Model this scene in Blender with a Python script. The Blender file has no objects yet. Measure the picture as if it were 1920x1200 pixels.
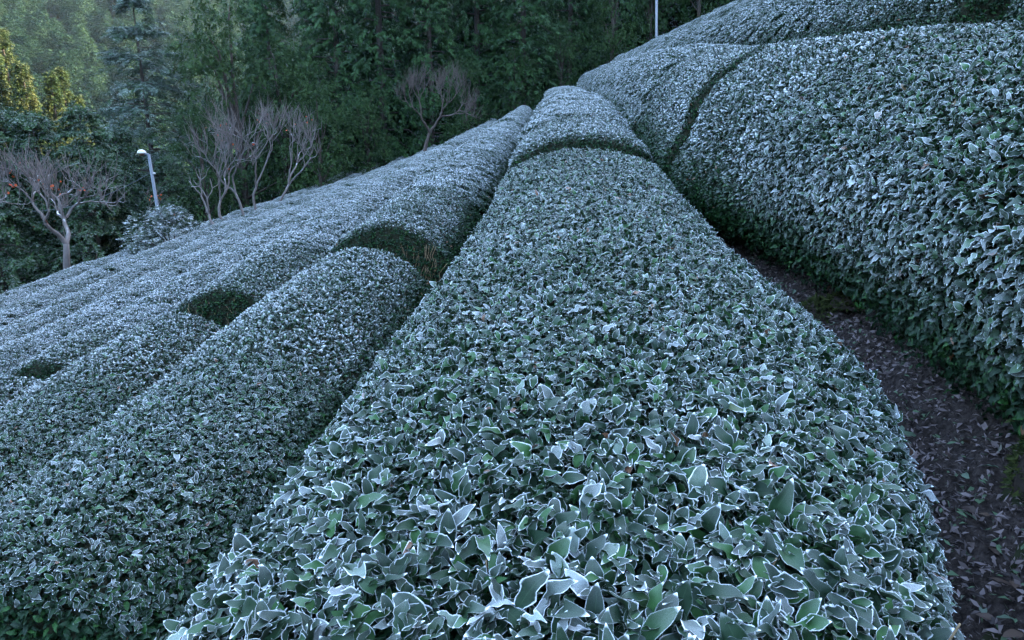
import bpy, math, random
import numpy as np
from mathutils import Vector, Matrix

rng = np.random.default_rng(7)
random.seed(7)
SC = bpy.context.scene
COL = SC.collection
R = math.radians

# ------------------------------------------------------------------ camera
F_PX = 1280.0                                   # focal length in pixels of a 1920 wide frame
PITCH, YAW, SLOPE = R(14.0), math.atan2(100.0, 1280.0), R(6.2)
cam_data = bpy.data.cameras.new('camera')
cam_data.sensor_width = 36.0
cam_data.lens = 24.0
cam_data.clip_start = 0.05
cam_data.clip_end = 3000.0
cam = bpy.data.objects.new('camera', cam_data)
COL.objects.link(cam)
cam.location = (0, 0, 0)
cam.rotation_euler = (R(90) - PITCH, 0, YAW)
SC.camera = cam

# ------------------------------------------------------------------ sky, sun, exposure
SUN_EL, SUN_AZ = R(22.0), R(64.0)               # azimuth clockwise from +Y
world = bpy.data.worlds.new('World')
SC.world = world
world.use_nodes = True
wn = world.node_tree.nodes
wl = world.node_tree.links
wn.clear()
w_out = wn.new('ShaderNodeOutputWorld')
w_bg = wn.new('ShaderNodeBackground')
w_sky = wn.new('ShaderNodeTexSky')
w_sky.sky_type = 'NISHITA'
w_sky.sun_disc = False
w_sky.sun_elevation = SUN_EL
w_sky.sun_rotation = SUN_AZ
w_sky.altitude = 300
w_sky.air_density = 1.0
w_sky.dust_density = 1.2
w_sky.ozone_density = 0.5
w_bg.inputs['Strength'].default_value = 0.15
wl.new(w_sky.outputs[0], w_bg.inputs[0])
wl.new(w_bg.outputs[0], w_out.inputs[0])

sun_data = bpy.data.lights.new('sun', 'SUN')
sun_data.energy = 3.0
sun_data.angle = R(0.5)
sun_data.color = (1.0, 0.84, 0.58)
sun = bpy.data.objects.new('sun', sun_data)
COL.objects.link(sun)
sd = Vector((math.sin(SUN_AZ) * math.cos(SUN_EL), math.cos(SUN_AZ) * math.cos(SUN_EL), math.sin(SUN_EL)))
sun.rotation_euler = sd.to_track_quat('Z', 'Y').to_euler()

SC.view_settings.view_transform = 'Standard'
SC.view_settings.look = 'None'
SC.view_settings.gamma = 1.0
SC.view_settings.use_curve_mapping = False
SC.view_settings.exposure = 4.2
SC.render.engine = 'CYCLES'
SC.cycles.max_bounces = 6
SC.cycles.diffuse_bounces = 3
SC.cycles.glossy_bounces = 2
SC.cycles.transmission_bounces = 2
SC.cycles.volume_bounces = 0
SC.cycles.transparent_max_bounces = 4
SC.cycles.use_denoising = True

# ------------------------------------------------------------------ helpers: camera maths
TA = math.tan(SLOPE)
cF = np.array([-math.sin(YAW) * math.cos(PITCH), math.cos(YAW) * math.cos(PITCH), -math.sin(PITCH)])
cR = np.array([math.cos(YAW), math.sin(YAW), 0.0])
cU = np.cross(cR, cF)

def pix(px, py, z):
    """world point seen at photo pixel (px, py) at depth z"""
    return (cF + cR * (px - 960) / F_PX + cU * (600 - py) / F_PX) * z

def project(P):
    zz = P @ cF
    zs = np.where(zz < 0.05, 0.05, zz)
    return 960 + F_PX * (P @ cR) / zs, 600 - F_PX * (P @ cU) / zs, zz

def sm(x):
    x = np.clip(x, 0, 1)
    return x * x * (3 - 2 * x)

# ------------------------------------------------------------------ terrain
ROWS = {-7: (-14.5, -5.45), -6: (-12.44, -5.0), -5: (-10.35, -4.52), -4: (-8.3, -3.96), -3: (-6.25, -3.3),
        -2: (-4.18, -2.5), -1: (-2.1, -1.76), 0: (0.15, -0.79), 1: (2.17, 0.19), 2: (4.25, 1.2), 3: (6.3, 2.15),
        4: (8.35, 3.05), 5: (10.4, 3.95), 6: (12.45, 4.85), 7: (14.5, 5.75), 8: (16.5, 6.6)}
_v = np.array([ROWS[k][0] for k in sorted(ROWS)])
_h = np.array([ROWS[k][1] for k in sorted(ROWS)])
_vm, _hm = _v[:-1] + 0.98, _h[:-1] - 1.1 + 0.08
_o = np.argsort(np.concatenate([_v, _vm])); _v2 = np.concatenate([_v, _vm])[_o]; _h2 = np.concatenate([_h - 1.1, _hm])[_o]
_gx = np.concatenate([[-60, -40, -26, -18.5], _v2, [22, 30, 40, 52, 64, 90, 130, 400]])
_gh = np.concatenate([[-13.5, -11.8, -9.2, -7.5], _h2, [8.0, 12.5, 19, 27, 33, 40, 46, 52]])
_gx = np.concatenate([[-500, -220, -120], _gx])
_gh = np.concatenate([[-14, -14, -14], _gh])

def curve(s):
    return -0.8 * (np.clip(s - 12, 0, 40) / 36.0) ** 2

def dh(s, v):
    return (0.2 * np.exp(-((s - 16.0) / 6.5) ** 2) * np.exp(-((v - 0.8) / 3.0) ** 2) - 0.4 * sm((s - 30) / 18)
            - 0.8 * sm((s - 14) / 26) * np.clip(-v / 12, 0, 1))

def rise(s):
    """height gained along the rows; levels off behind the field"""
    s = np.asarray(s, float)
    return TA * np.where(s < 55, s, 55 + 20 * (1 - np.exp(-(s - 55) / 20)))

def ground(x, y):
    x = np.asarray(x, float); y = np.asarray(y, float)
    v = x - curve(y)
    g = np.interp(v, _gx, _gh) + rise(y) + dh(y, v)
    # valley floor on the left, then the far hillside
    g = np.where(v > 20, 8 + (g - 8) * (1 - 0.65 * sm((y - 72) / 40) * sm((v - 20) / 15)), g)  # right hill lowered further back so the sun reaches the left conifers
    foot = np.interp(x, [0.75, 0.95, 1.3, 1.6, 1.85], [-1.60, -1.50, -1.45, -1.38, -1.06]) + rise(y)
    g = np.where((x > 0.75) & (x < 1.85) & (y < 30), np.minimum(g, foot), g)
    left = sm((-x - 18) / 30)
    g = g * (1 - left) + (-12 + 0.02 * y + np.interp(v, _gx, _gh) * 0.15) * left
    far = np.clip(y - 105 + 0.12 * x, 0, None)
    hill = 110 * np.tanh(far * 0.44 / 110) + 5 * np.sin(x * 0.035 + 1.2) * sm(far / 80) + 3.5 * np.sin(x * 0.08 + y * 0.05) * sm(far / 60)
    g = g + hill * sm((-x + 60) / 120)
    side = np.clip(-x - 62 - 0.25 * np.clip(y, 0, 300), 0, None)          # wooded slope across the valley on the left
    back = np.clip(-y - 16 + 0.15 * np.abs(x), 0, None)                 # unseen slope added behind the camera to block low skylight
    g = g + 75 * np.tanh(side * 0.62 / 75) + 60 * np.tanh(back * 0.60 / 60)
    return g + 60 * np.exp(-((x - 130) / 90.0) ** 2 - ((y - 345) / 105.0) ** 2)  # unseen mountain added at far right to shade the upper hillside

# ------------------------------------------------------------------ helpers: meshes and objects
def mesh_np(name, V, faces, mat=None, uv=None, smooth=True, attrs=None):
    """faces: list of int arrays (n,3) / (n,4)"""
    me = bpy.data.meshes.new(name)
    V = np.asarray(V, np.float32)
    faces = [np.asarray(f, np.int32) for f in faces if len(f)]
    me.vertices.add(len(V))
    me.vertices.foreach_set('co', V.ravel())
    tot = sum(f.size for f in faces); nf = sum(len(f) for f in faces)
    if nf:
        me.loops.add(tot)
        me.polygons.add(nf)
        me.loops.foreach_set('vertex_index', np.concatenate([f.ravel() for f in faces]))
        sizes = np.concatenate([np.full(len(f), f.shape[1], np.int32) for f in faces])
        starts = np.concatenate([[0], np.cumsum(sizes)[:-1]]).astype(np.int32)
        me.polygons.foreach_set('loop_start', starts)
        me.polygons.foreach_set('use_smooth', np.full(nf, smooth, bool))
        if uv is not None:
            l = me.uv_layers.new(name='UVMap')
            idx = np.concatenate([f.ravel() for f in faces])
            l.data.foreach_set('uv', np.asarray(uv, np.float32)[idx].ravel())
    for k, (typ, data) in (attrs or {}).items():
        a = me.attributes.new(k, typ, 'POINT')
        key = 'vector' if typ == 'FLOAT_VECTOR' else 'value'
        a.data.foreach_set(key, np.asarray(data).ravel())
    if mat is not None:
        me.materials.append(mat)
    me.update(calc_edges=True)
    return me

def obj(name, me, parent=None, loc=(0, 0, 0)):
    o = bpy.data.objects.new(name, me)
    COL.objects.link(o)
    o.location = loc
    if parent is not None:
        o.parent = parent
    return o

def thing(name, label, cat, loc, group=None):
    o = bpy.data.objects.new(name, None)
    o.empty_display_size = 0.2
    COL.objects.link(o)
    o.location = loc
    o['label'] = label
    o['category'] = cat
    if group:
        o['group'] = group
    return o

def copy_tree(root, loc, rotz, scale, label=None):
    r = root.copy(); COL.objects.link(r)
    r.location = loc; r.rotation_euler = (0, 0, rotz); r.scale = scale
    if label:
        r['label'] = label
    for ch in list(root.children):
        c = ch.copy(); COL.objects.link(c); c.parent = r
        for g in list(ch.children):
            d = g.copy(); COL.objects.link(d); d.parent = c
    return r

class Tubes:
    """collects tapered tubes into one mesh"""
    def __init__(self):
        self.V = []; self.Fq = []; self.Ft = []; self.n = 0
    def tube(self, pts, rad, seg=6, cap=True, wob=0.0):
        pts = np.asarray(pts, float); rad = np.asarray(rad, float)
        n = len(pts)
        T = np.gradient(pts, axis=0)
        T /= np.linalg.norm(T, axis=1)[:, None] + 1e-9
        ref = np.eye(3)[int(np.argmin(np.abs(T).max(axis=0)))]
        A = np.cross(T, ref); A /= np.linalg.norm(A, axis=1)[:, None] + 1e-9
        B = np.cross(T, A)
        ang = np.linspace(0, 2 * np.pi, seg, endpoint=False)
        rr = rad[:, None] * (1 + wob * rng.uniform(-1, 1, (n, seg)))
        P = pts[:, None] + rr[..., None] * (A[:, None] * np.cos(ang)[None, :, None] + B[:, None] * np.sin(ang)[None, :, None])
        b = self.n
        self.V.append(P.reshape(-1, 3)); self.n += n * seg
        i = np.arange(n - 1)[:, None] * seg + np.arange(seg)[None]
        j = np.arange(n - 1)[:, None] * seg + (np.arange(seg)[None] + 1) % seg
        self.Fq.append(np.stack([i, j, j + seg, i + seg], -1).reshape(-1, 4) + b)
        if cap:
            self.V.append(pts[[-1]] + T[[-1]] * rad[-1] * 0.6); c = self.n; self.n += 1
            k = b + (n - 1) * seg + np.arange(seg)
            self.Ft.append(np.stack([k, np.roll(k, -1), np.full(seg, c)], -1))
    def mesh(self, name, mat):
        fs = []
        if self.Fq: fs.append(np.concatenate(self.Fq))
        if self.Ft: fs.append(np.concatenate(self.Ft))
        return mesh_np(name, np.concatenate(self.V), fs, mat)

def replicate(T_V, T_F, M, P, T_UV=None):
    """copy a template (k verts) with N 3x3 matrices M and positions P -> one vertex array"""
    k = len(T_V)
    V = np.einsum('nij,kj->nki', M, T_V) + P[:, None]
    Fx = T_F[None] + (np.arange(len(P)) * k)[:, None, None]
    uv = np.tile(T_UV, (len(P), 1)) if T_UV is not None else None
    return V.reshape(-1, 3), Fx.reshape(-1, T_F.shape[1]), uv

def norm(a):
    return a / (np.linalg.norm(a, axis=-1, keepdims=True) + 1e-9)

def frames(y_axis, z_hint):
    y = norm(y_axis); x = norm(np.cross(y, z_hint)); z = np.cross(x, y)
    return np.stack([x, y, z], -1)          # columns

def eulers(M):
    ry = -np.arcsin(np.clip(M[:, 2, 0], -1, 1))
    rx = np.arctan2(M[:, 2, 1], M[:, 2, 2]); rz = np.arctan2(M[:, 1, 0], M[:, 0, 0])
    return np.stack([rx, ry, rz], -1)

# ------------------------------------------------------------------ helpers: node materials
class NT:
    def __init__(self, name):
        self.m = bpy.data.materials.new(name); self.m.use_nodes = True
        self.t = self.m.node_tree; self.t.nodes.clear()
        self.out = self.t.nodes.new('ShaderNodeOutputMaterial')
    def n(self, typ, **kw):
        x = self.t.nodes.new(typ)
        for k, v in kw.items(): setattr(x, k, v)
        return x
    def l(self, a, b): self.t.links.new(a, b)
    def put(self, sock, v):
        if hasattr(v, 'is_output'): self.l(v, sock)
        else: sock.default_value = v
    def math(self, op, a, b=None, c=None, clamp=False):
        x = self.n('ShaderNodeMath', operation=op, use_clamp=clamp)
        self.put(x.inputs[0], a)
        if b is not None: self.put(x.inputs[1], b)
        if c is not None: self.put(x.inputs[2], c)
        return x.outputs[0]
    def ramp(self, x, lo, hi, a=0.0, b=1.0):
        r = self.n('ShaderNodeMapRange', interpolation_type='SMOOTHSTEP')
        self.put(r.inputs[0], x); r.inputs[1].default_value = lo; r.inputs[2].default_value = hi
        r.inputs[3].default_value = a; r.inputs[4].default_value = b
        return r.outputs[0]
    def mix(self, f, a, b):
        x = self.n('ShaderNodeMix', data_type='RGBA')
        self.put(x.inputs[0], f)
        self.put(x.inputs[6], a if hasattr(a, 'is_output') else (*a, 1)); self.put(x.inputs[7], b if hasattr(b, 'is_output') else (*b, 1))
        return x.outputs[2]
    def noise(self, scale, detail=2, vec=None, rough=0.5):
        x = self.n('ShaderNodeTexNoise'); x.inputs['Scale'].default_value = scale; x.inputs['Detail'].default_value = detail
        x.inputs['Roughness'].default_value = rough
        if vec is not None: self.l(vec, x.inputs['Vector'])
        return x.outputs[0]
    def bsdf(self, color, rough=0.6, spec=0.3, normal=None, trans=0.0):
        b = self.n('ShaderNodeBsdfPrincipled')
        self.put(b.inputs['Base Color'], color if hasattr(color, 'is_output') else (*color, 1))
        self.put(b.inputs['Roughness'], rough)
        b.inputs['Specular IOR Level'].default_value = spec
        if normal is not None: self.l(normal, b.inputs['Normal'])
        s = b.outputs[0]
        if trans > 0:
            t = self.n('ShaderNodeBsdfTranslucent'); self.put(t.inputs[0], color if hasattr(color, 'is_output') else (*color, 1))
            mx = self.n('ShaderNodeMixShader'); mx.inputs[0].default_value = trans
            self.l(s, mx.inputs[1]); self.l(t.outputs[0], mx.inputs[2]); s = mx.outputs[0]
        self.l(s, self.out.inputs[0])
        return self.m
    def bump(self, h, strength, dist):
        b = self.n('ShaderNodeBump'); b.inputs['Strength'].default_value = strength; b.inputs['Distance'].default_value = dist
        self.l(h, b.inputs['Height']); return b.outputs[0]

FROST = (0.80, 0.84, 0.89)

def mat_tea_leaf(name, attr_type):
    t = NT(name)
    uv = t.n('ShaderNodeUVMap').outputs[0]
    sp = t.n('ShaderNodeSeparateXYZ'); t.l(uv, sp.inputs[0])
    e = t.math('ABSOLUTE', t.math('MULTIPLY_ADD', sp.outputs[0], 2.0, -1.0))
    tc = t.n('ShaderNodeTexCoord').outputs['Object']
    rnd = t.n('ShaderNodeObjectInfo').outputs['Random']
    off = t.n('ShaderNodeCombineXYZ'); t.l(t.math('MULTIPLY', rnd, 37.0), off.inputs[0]); t.l(t.math('MULTIPLY', rnd, 91.0), off.inputs[1])
    vv = t.n('ShaderNodeVectorMath', operation='ADD'); t.l(tc, vv.inputs[0]); t.l(off.outputs[0], vv.inputs[1])
    nz = t.noise(1.0, 2, None)
    nn = nz.node; nn.inputs['Scale'].default_value = 160.0; t.l(vv.outputs[0], nn.inputs['Vector'])
    big = t.noise(22.0, 1, vv.outputs[0])
    fine = t.noise(900.0, 1, vv.outputs[0])
    at = t.n('ShaderNodeAttribute', attribute_type=attr_type, attribute_name='frost')
    frost = at.outputs['Fac']
    lr = t.n('ShaderNodeAttribute', attribute_type='GEOMETRY', attribute_name='lrand').outputs['Fac']   # leaf number inside a sprig
    r2 = t.math('FRACT', t.math('ADD', t.math('MULTIPLY', rnd, 7.31), t.math('MULTIPLY', lr, 5.77)))
    r3 = t.math('FRACT', t.math('ADD', t.math('MULTIPLY', rnd, 17.1), t.math('MULTIPLY', lr, 13.3)))
    lo_ = t.n('ShaderNodeAttribute', attribute_type='GEOMETRY', attribute_name='ldep').outputs['Fac']          # 1 at the top of a shoot, 0 deep inside
    dusta = t.n('ShaderNodeAttribute', attribute_type=attr_type, attribute_name='dust').outputs['Fac']
    expo = t.ramp(lo_, 0.15, 0.90, 0.0, 1.0)
    frost = t.math('MULTIPLY', frost, expo)
    wob = t.math('MULTIPLY_ADD', nz, 0.42, -0.21)
    er = t.math('ADD', t.math('ADD', e, wob), t.math('MULTIPLY', t.math('MULTIPLY_ADD', r2, 0.16, -0.08), 1.0))
    rim = t.math('MULTIPLY', t.ramp(er, 0.875, 0.99), t.ramp(t.noise(70.0, 1, vv.outputs[0]), 0.30, 0.55, 0.35, 1.0))
    tip = t.ramp(t.math('ADD', sp.outputs[1], t.math('MULTIPLY', wob, 0.5)), 0.91, 0.97)
    rim = t.math('MAXIMUM', rim, tip)
    rim = t.math('MULTIPLY', t.math('MULTIPLY', rim, t.math('MULTIPLY_ADD', fine, 0.8, 0.55)), t.ramp(frost, 0.12, 0.75, 0.0, 0.97))
    heavy = t.ramp(r2, 0.84, 1.0, 0.0, 0.5)
    tipd = t.math('MULTIPLY', t.ramp(sp.outputs[1], 0.32, 0.85), t.math('MULTIPLY_ADD', dusta, 1.3, 0.04))
    dust = t.math('ADD', t.math('ADD', t.math('MULTIPLY', dusta, 0.35), t.math('MULTIPLY', heavy, frost)), t.math('MULTIPLY', tipd, frost))
    dust = t.math('MULTIPLY', dust, t.ramp(t.math('ADD', nz, t.math('MULTIPLY', fine, 0.6)), 0.60, 1.0, 0.05, 1.0))
    dust = t.math('MULTIPLY', dust, expo)
    back = t.n('ShaderNodeNewGeometry').outputs['Backfacing']
    dust = t.math('MULTIPLY', dust, t.math('MULTIPLY_ADD', back, -0.6, 1.0))
    vein = t.ramp(e, 0.02, 0.07, 0.5, 0.0)
    g1 = t.mix(r3, (0.004, 0.016, 0.008), (0.009, 0.036, 0.010))
    g1 = t.mix(t.ramp(r3, 0.70, 0.98, 0.0, 0.8), g1, (0.024, 0.088, 0.016))
    g1 = t.mix(t.math('MULTIPLY', big, 0.35), g1, (0.012, 0.032, 0.012))
    g1 = t.mix(t.math('MULTIPLY', vein, 0.5), g1, (0.04, 0.08, 0.035))
    g1 = t.mix(t.math('MULTIPLY', back, 0.5), g1, (0.022, 0.055, 0.020))
    g1 = t.mix(t.ramp(r3, 0.993, 0.996), g1, (0.13, 0.065, 0.035))
    f = t.math('MAXIMUM', rim, dust, clamp=True)
    c = t.mix(f, g1, FROST)
    rough = t.math('MULTIPLY_ADD', f, 0.35, 0.42)
    bm = t.bump(t.math('ADD', nz, fine), 0.35, 0.002)
    return t.bsdf(c, rough, 0.14, bm, 0.06)

LEAF_I = mat_tea_leaf('tea_leaf_frosted', 'INSTANCER')

def mat_simple(name, c1, c2, scale, rough=0.8, bump=0.4, dist=0.01, spec=0.2, detail=4):
    t = NT(name)
    tc = t.n('ShaderNodeTexCoord').outputs['Object']
    n = t.noise(scale, detail, tc, 0.6)
    c = t.mix(t.ramp(n, 0.3, 0.7), c1, c2)
    return t.bsdf(c, rough, spec, t.bump(n, bump, dist))

M_CORE = mat_simple('hedge_inside', (0.012, 0.016, 0.008), (0.03, 0.032, 0.018), 30, 0.9, 0.8, 0.03)
M_SOIL = mat_simple('soil', (0.022, 0.016, 0.015), (0.085, 0.066, 0.060), 38, 0.95, 1.0, 0.04, 0.2, 8)
M_STEM = mat_simple('tea_stem', (0.10, 0.085, 0.06), (0.05, 0.06, 0.025), 25, 0.9, 0.6, 0.01)
M_TWIG = mat_simple('tea_twig', (0.24, 0.17, 0.10), (0.13, 0.09, 0.05), 40, 0.8, 0.3, 0.005)
M_MOSS = mat_simple('moss', (0.022, 0.034, 0.010), (0.07, 0.085, 0.025), 40, 0.95, 0.8, 0.01)
M_BARK = mat_simple('bark', (0.03, 0.024, 0.02), (0.06, 0.048, 0.04), 12, 0.9, 0.7, 0.02)

def mat_foliage(name, dark, light, tint, scale=1.2, frost=0.0, trans=0.15, rough=0.6, vary=0.45):
    t = NT(name)
    tc = t.n('ShaderNodeTexCoord').outputs['Object']
    rnd = t.n('ShaderNodeObjectInfo').outputs['Random']
    off = t.n('ShaderNodeCombineXYZ'); t.l(t.math('MULTIPLY', rnd, 61.0), off.inputs[0])
    vv = t.n('ShaderNodeVectorMath', operation='ADD'); t.l(tc, vv.inputs[0]); t.l(off.outputs[0], vv.inputs[1])
    n = t.noise(scale, 3, vv.outputs[0], 0.65)
    n2 = t.noise(scale * 9, 1, vv.outputs[0])
    c = t.mix(t.ramp(n, 0.35, 0.68), dark, light)
    c = t.mix(t.ramp(n2, 0.62, 0.75, 0.0, 0.6), c, tint)
    c = t.mix(t.math('MULTIPLY', rnd, vary), c, dark)
    if frost:
        nrm = t.n('ShaderNodeNewGeometry').outputs['True Normal']
        sp = t.n('ShaderNodeSeparateXYZ'); t.l(nrm, sp.inputs[0])
        up = t.math('ABSOLUTE', sp.outputs[2])
        c = t.mix(t.math('MULTIPLY', t.ramp(up, 0.3, 0.9), t.math('MULTIPLY', t.ramp(n2, 0.35, 0.7), frost)), c, FROST)
    return t.bsdf(c, rough, 0.08, None, trans)

# ------------------------------------------------------------------ tea leaf, sprig and patch templates
def leaf_template(seed, nl=9, cols=(-1.0, -0.84, -0.42, 0.0, 0.42, 0.84, 1.0), fold=0.30, droop=0.50, wave=0.085):
    """a tea leaf of length 1 along +y, upper face +z"""
    g = np.random.default_rng(seed)
    t = np.linspace(0, 1, nl)
    w = 0.21 * np.sin(np.pi * np.clip(t, 0, 1) ** 0.92) ** 0.72 * (1 - 0.08 * t) * g.uniform(0.88, 1.15)
    w[0] = 0.012; w[-1] = 0.010
    u = np.array(cols)
    ph1, ph2, fr = g.uniform(0, 6.28), g.uniform(0, 6.28), g.uniform(1.4, 2.6)
    dr = droop * g.uniform(0.3, 1.5); fo = fold * g.uniform(0.2, 1.6); wv = wave * g.uniform(0.5, 1.5)
    tw = g.uniform(-0.5, 0.5); bend = g.uniform(-0.12, 0.12)
    V = []; UV = []
    for i, ti in enumerate(t):
        lift = 0.15 * ti - dr * ti ** 2.2
        for uj in u:
            jag = 1.0 + (g.uniform(-0.03, 0.03) if abs(uj) == 1 else 0)
            x = uj * w[i] * jag
            z = abs(x) * fo * 1.6 + lift
            z += wv * (abs(uj) ** 2) * math.sin(fr * 6.28 * ti + (ph1 if uj > 0 else ph2)) * math.sin(math.pi * ti)
            z += tw * x * ti
            V.append((x + bend * ti * ti, ti * (1 - 0.12 * dr * ti), z)); UV.append((uj * 0.5 + 0.5, ti))
    k = len(u); Fq = []
    for i in range(nl - 1):
        for j in range(k - 1):
            a = i * k + j
            Fq.append((a, a + 1, a + k + 1, a + k))
    return np.array(V), np.array(Fq), np.array(UV)

SRC = bpy.data.collections.new('leaf_sources')           # not linked to the scene: only read by geometry nodes
SRC_SPRIG = bpy.data.collections.new('sprig_sources')
SRC_PATCH = bpy.data.collections.new('patch_sources')
N_LEAF, N_SPRIG, N_PATCH = 14, 10, 5
LEAF_MESH = []
for i in range(N_LEAF):
    V, Fq, UV = leaf_template(100 + i, nl=11, cols=(-1.0, -0.55, 0.0, 0.55, 1.0))
    me = mesh_np('tea_leaf', V, [Fq], LEAF_I, UV, attrs={'ldep': ('FLOAT', 0.70 + 0.30 * UV[:, 1])})
    LEAF_MESH.append(me)
    SRC.objects.link(bpy.data.objects.new('tea_leaf_%02d' % i, me))

def whorl(n, up_lo, up_hi, g, spread):
    """leaf frames round a shoot: azimuth by golden angle, elevation random"""
    az = np.arange(n) * 2.4 + g.uniform(0, 6.28) + g.normal(0, 0.35, n)
    el = np.radians(g.uniform(up_lo, up_hi, n))
    y = np.stack([np.cos(az) * np.cos(el), np.sin(az) * np.cos(el), np.sin(el)], -1)
    zh = np.tile([0, 0, 1.0], (n, 1)) + g.normal(0, 0.35, (n, 3))
    p = np.stack([np.cos(az) * spread, np.sin(az) * spread, -0.030 + 0.034 * np.arange(n) / n], -1)
    return frames(y, zh), p

def build_cluster(name, seed, count, half, coll, nl, cols, el=(28, 80), floor=0.25, ls=1.0):
    g = np.random.default_rng(seed)
    Vs, Fs, UVs, LR, LD, n = [], [], [], [], [], 0
    for _ in range(count):
        c = np.array([g.uniform(-half, half), g.uniform(-half, half), g.normal(0, 0.010)]) if count > 1 else np.zeros(3)
        k = int(g.integers(5, 8))
        Fr, P = whorl(k, el[0], el[1], g, 0.006)
        for j in range(k):
            V, Fq, UV = leaf_template(int(g.integers(1e6)), nl=nl, cols=cols)
            L = g.uniform(0.026, 0.044) * ls
            W_ = V @ (Fr[j] * L).T + P[j]; Vs.append(W_ + c); Fs.append(Fq + n); UVs.append(UV); LR.append(np.full(len(V), g.uniform())); LD.append(floor + (1 - floor) * np.clip((W_[:, 2] + 0.012) / 0.040, 0, 1)); n += len(V)
    me = mesh_np(name, np.concatenate(Vs), [np.concatenate(Fs)], LEAF_I, np.concatenate(UVs), attrs={'lrand': ('FLOAT', np.concatenate(LR)), 'ldep': ('FLOAT', np.concatenate(LD))})
    coll.objects.link(bpy.data.objects.new(name, me))

for i in range(N_SPRIG):
    build_cluster('tea_sprig_%02d' % i, 300 + i, 1, 0, SRC_SPRIG, 6, (-1.0, -0.75, 0.0, 0.75, 1.0))
for i in range(N_PATCH):
    build_cluster('tea_patch_%02d' % i, 500 + i, 90, 0.15, SRC_PATCH, 5, (-1.0, -0.7, 0.0, 0.7, 1.0), (36, 82), 0.12, 0.92)

def scatter_group(name, coll):
    g = bpy.data.node_groups.new(name, 'GeometryNodeTree')
    g.interface.new_socket('Geometry', in_out='INPUT', socket_type='NodeSocketGeometry')
    g.interface.new_socket('Geometry', in_out='OUTPUT', socket_type='NodeSocketGeometry')
    N = g.nodes; L = g.links
    gi = N.new('NodeGroupInput'); go = N.new('NodeGroupOutput')
    ci = N.new('GeometryNodeCollectionInfo'); ci.inputs[0].default_value = coll
    ci.inputs['Separate Children'].default_value = True; ci.inputs['Reset Children'].default_value = True
    ip = N.new('GeometryNodeInstanceOnPoints')
    def na(nm, ty):
        x = N.new('GeometryNodeInputNamedAttribute'); x.data_type = ty; x.inputs['Name'].default_value = nm
        return x.outputs['Attribute']
    e2r = N.new('FunctionNodeEulerToRotation')
    L.new(na('rot', 'FLOAT_VECTOR'), e2r.inputs[0])
    L.new(gi.outputs[0], ip.inputs['Points']); L.new(ci.outputs[0], ip.inputs['Instance'])
    ip.inputs['Pick Instance'].default_value = True
    L.new(na('pick', 'INT'), ip.inputs['Instance Index'])
    L.new(e2r.outputs[0], ip.inputs['Rotation'])
    L.new(na('size', 'FLOAT_VECTOR'), ip.inputs['Scale'])
    L.new(ip.outputs[0], go.inputs[0])
    return g

GN_LEAF = scatter_group('scatter_leaves', SRC)
GN_SPRIG = scatter_group('scatter_sprigs', SRC_SPRIG)
GN_PATCH = scatter_group('scatter_patches', SRC_PATCH)

def points_object(name, P, rot, size, pick, frost, group, parent, dust=None):
    me = mesh_np(name, P, [], None, attrs={'rot': ('FLOAT_VECTOR', rot.astype(np.float32)), 'size': ('FLOAT_VECTOR', size.astype(np.float32)),
                 'pick': ('INT', pick.astype(np.int32)), 'frost': ('FLOAT', frost.astype(np.float32)), 'dust': ('FLOAT', (frost if dust is None else dust).astype(np.float32))})
    o = obj(name, me, parent)
    m = o.modifiers.new('scatter', 'NODES'); m.node_group = group
    o['kind'] = 'stuff'
    return o

# ------------------------------------------------------------------ setting: ground
def axis(a, fine_lo, fine_hi, step, grow, b):
    out = list(np.arange(fine_lo, fine_hi + 1e-6, step))
    s = step
    while out[-1] < b: s *= grow; out.append(out[-1] + s)
    s = step
    while out[0] > a: s *= grow; out.insert(0, out[0] - s)
    return np.array(out)

gx = axis(-420, -20, 20, 0.4, 1.12, 420); gy = axis(-120, -4, 60, 0.5, 1.10, 560)
X, Y = np.meshgrid(gx, gy)
Z = ground(X, Y) + 0.03 * np.sin(X * 2.3 + Y * 0.7) * np.cos(Y * 1.9)
Z_MIN, Z_MAX = Z.min(), Z.max()
ii = np.arange(len(gy) - 1)[:, None] * len(gx) + np.arange(len(gx) - 1)[None]
quads = np.stack([ii, ii + 1, ii + 1 + len(gx), ii + len(gx)], -1).reshape(-1, 4)
M_GROUND = mat_simple('hillside_earth', (0.014, 0.020, 0.008), (0.030, 0.032, 0.016), 1.2, 0.95, 0.7, 0.05)
go_ = obj('ground', mesh_np('ground', np.stack([X, Y, Z], -1).reshape(-1, 3), [quads], M_GROUND)); go_['kind'] = 'structure'

# ------------------------------------------------------------------ tea hedges
PROF_C = [(-.46, -1.34), (-.64, -1.12), (-.79, -.78), (-.85, -.48), (-.80, -.28), (-.55, -.11), (-.2, -.015), (.1, .0), (.42, -.03), (.70, -.12), (.85, -.27), (.87, -.44), (.78, -.60), (.60, -.70)]
PROF_M = [(-.50, -1.34), (-.66, -1.12), (-.82, -.80), (-.86, -.56), (-.78, -.34), (-.54, -.17), (-.24, -.03), (.0, .0), (.30, -.07), (.52, -.22), (.67, -.42), (.72, -.60), (.66, -.80), (.48, -.88)]
PROF_R = [(-.52, -1.52), (-.70, -1.32), (-.88, -1.02), (-.94, -.72), (-.83, -.46), (-.54, -.18), (-.22, -.035), (.05, .0), (.38, -.05), (.66, -.17), (.83, -.36), (.86, -.50), (.76, -.64), (.58, -.72)]

def chaikin(p, n):
    p = np.array(p, float)
    for _ in range(n):
        q = np.empty((2 * len(p) - 2, 2)); q[0::2] = .75 * p[:-1] + .25 * p[1:]; q[1::2] = .25 * p[:-1] + .75 * p[1:]
        p = np.concatenate([p[:1], q, p[-1:]])
    return p

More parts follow.
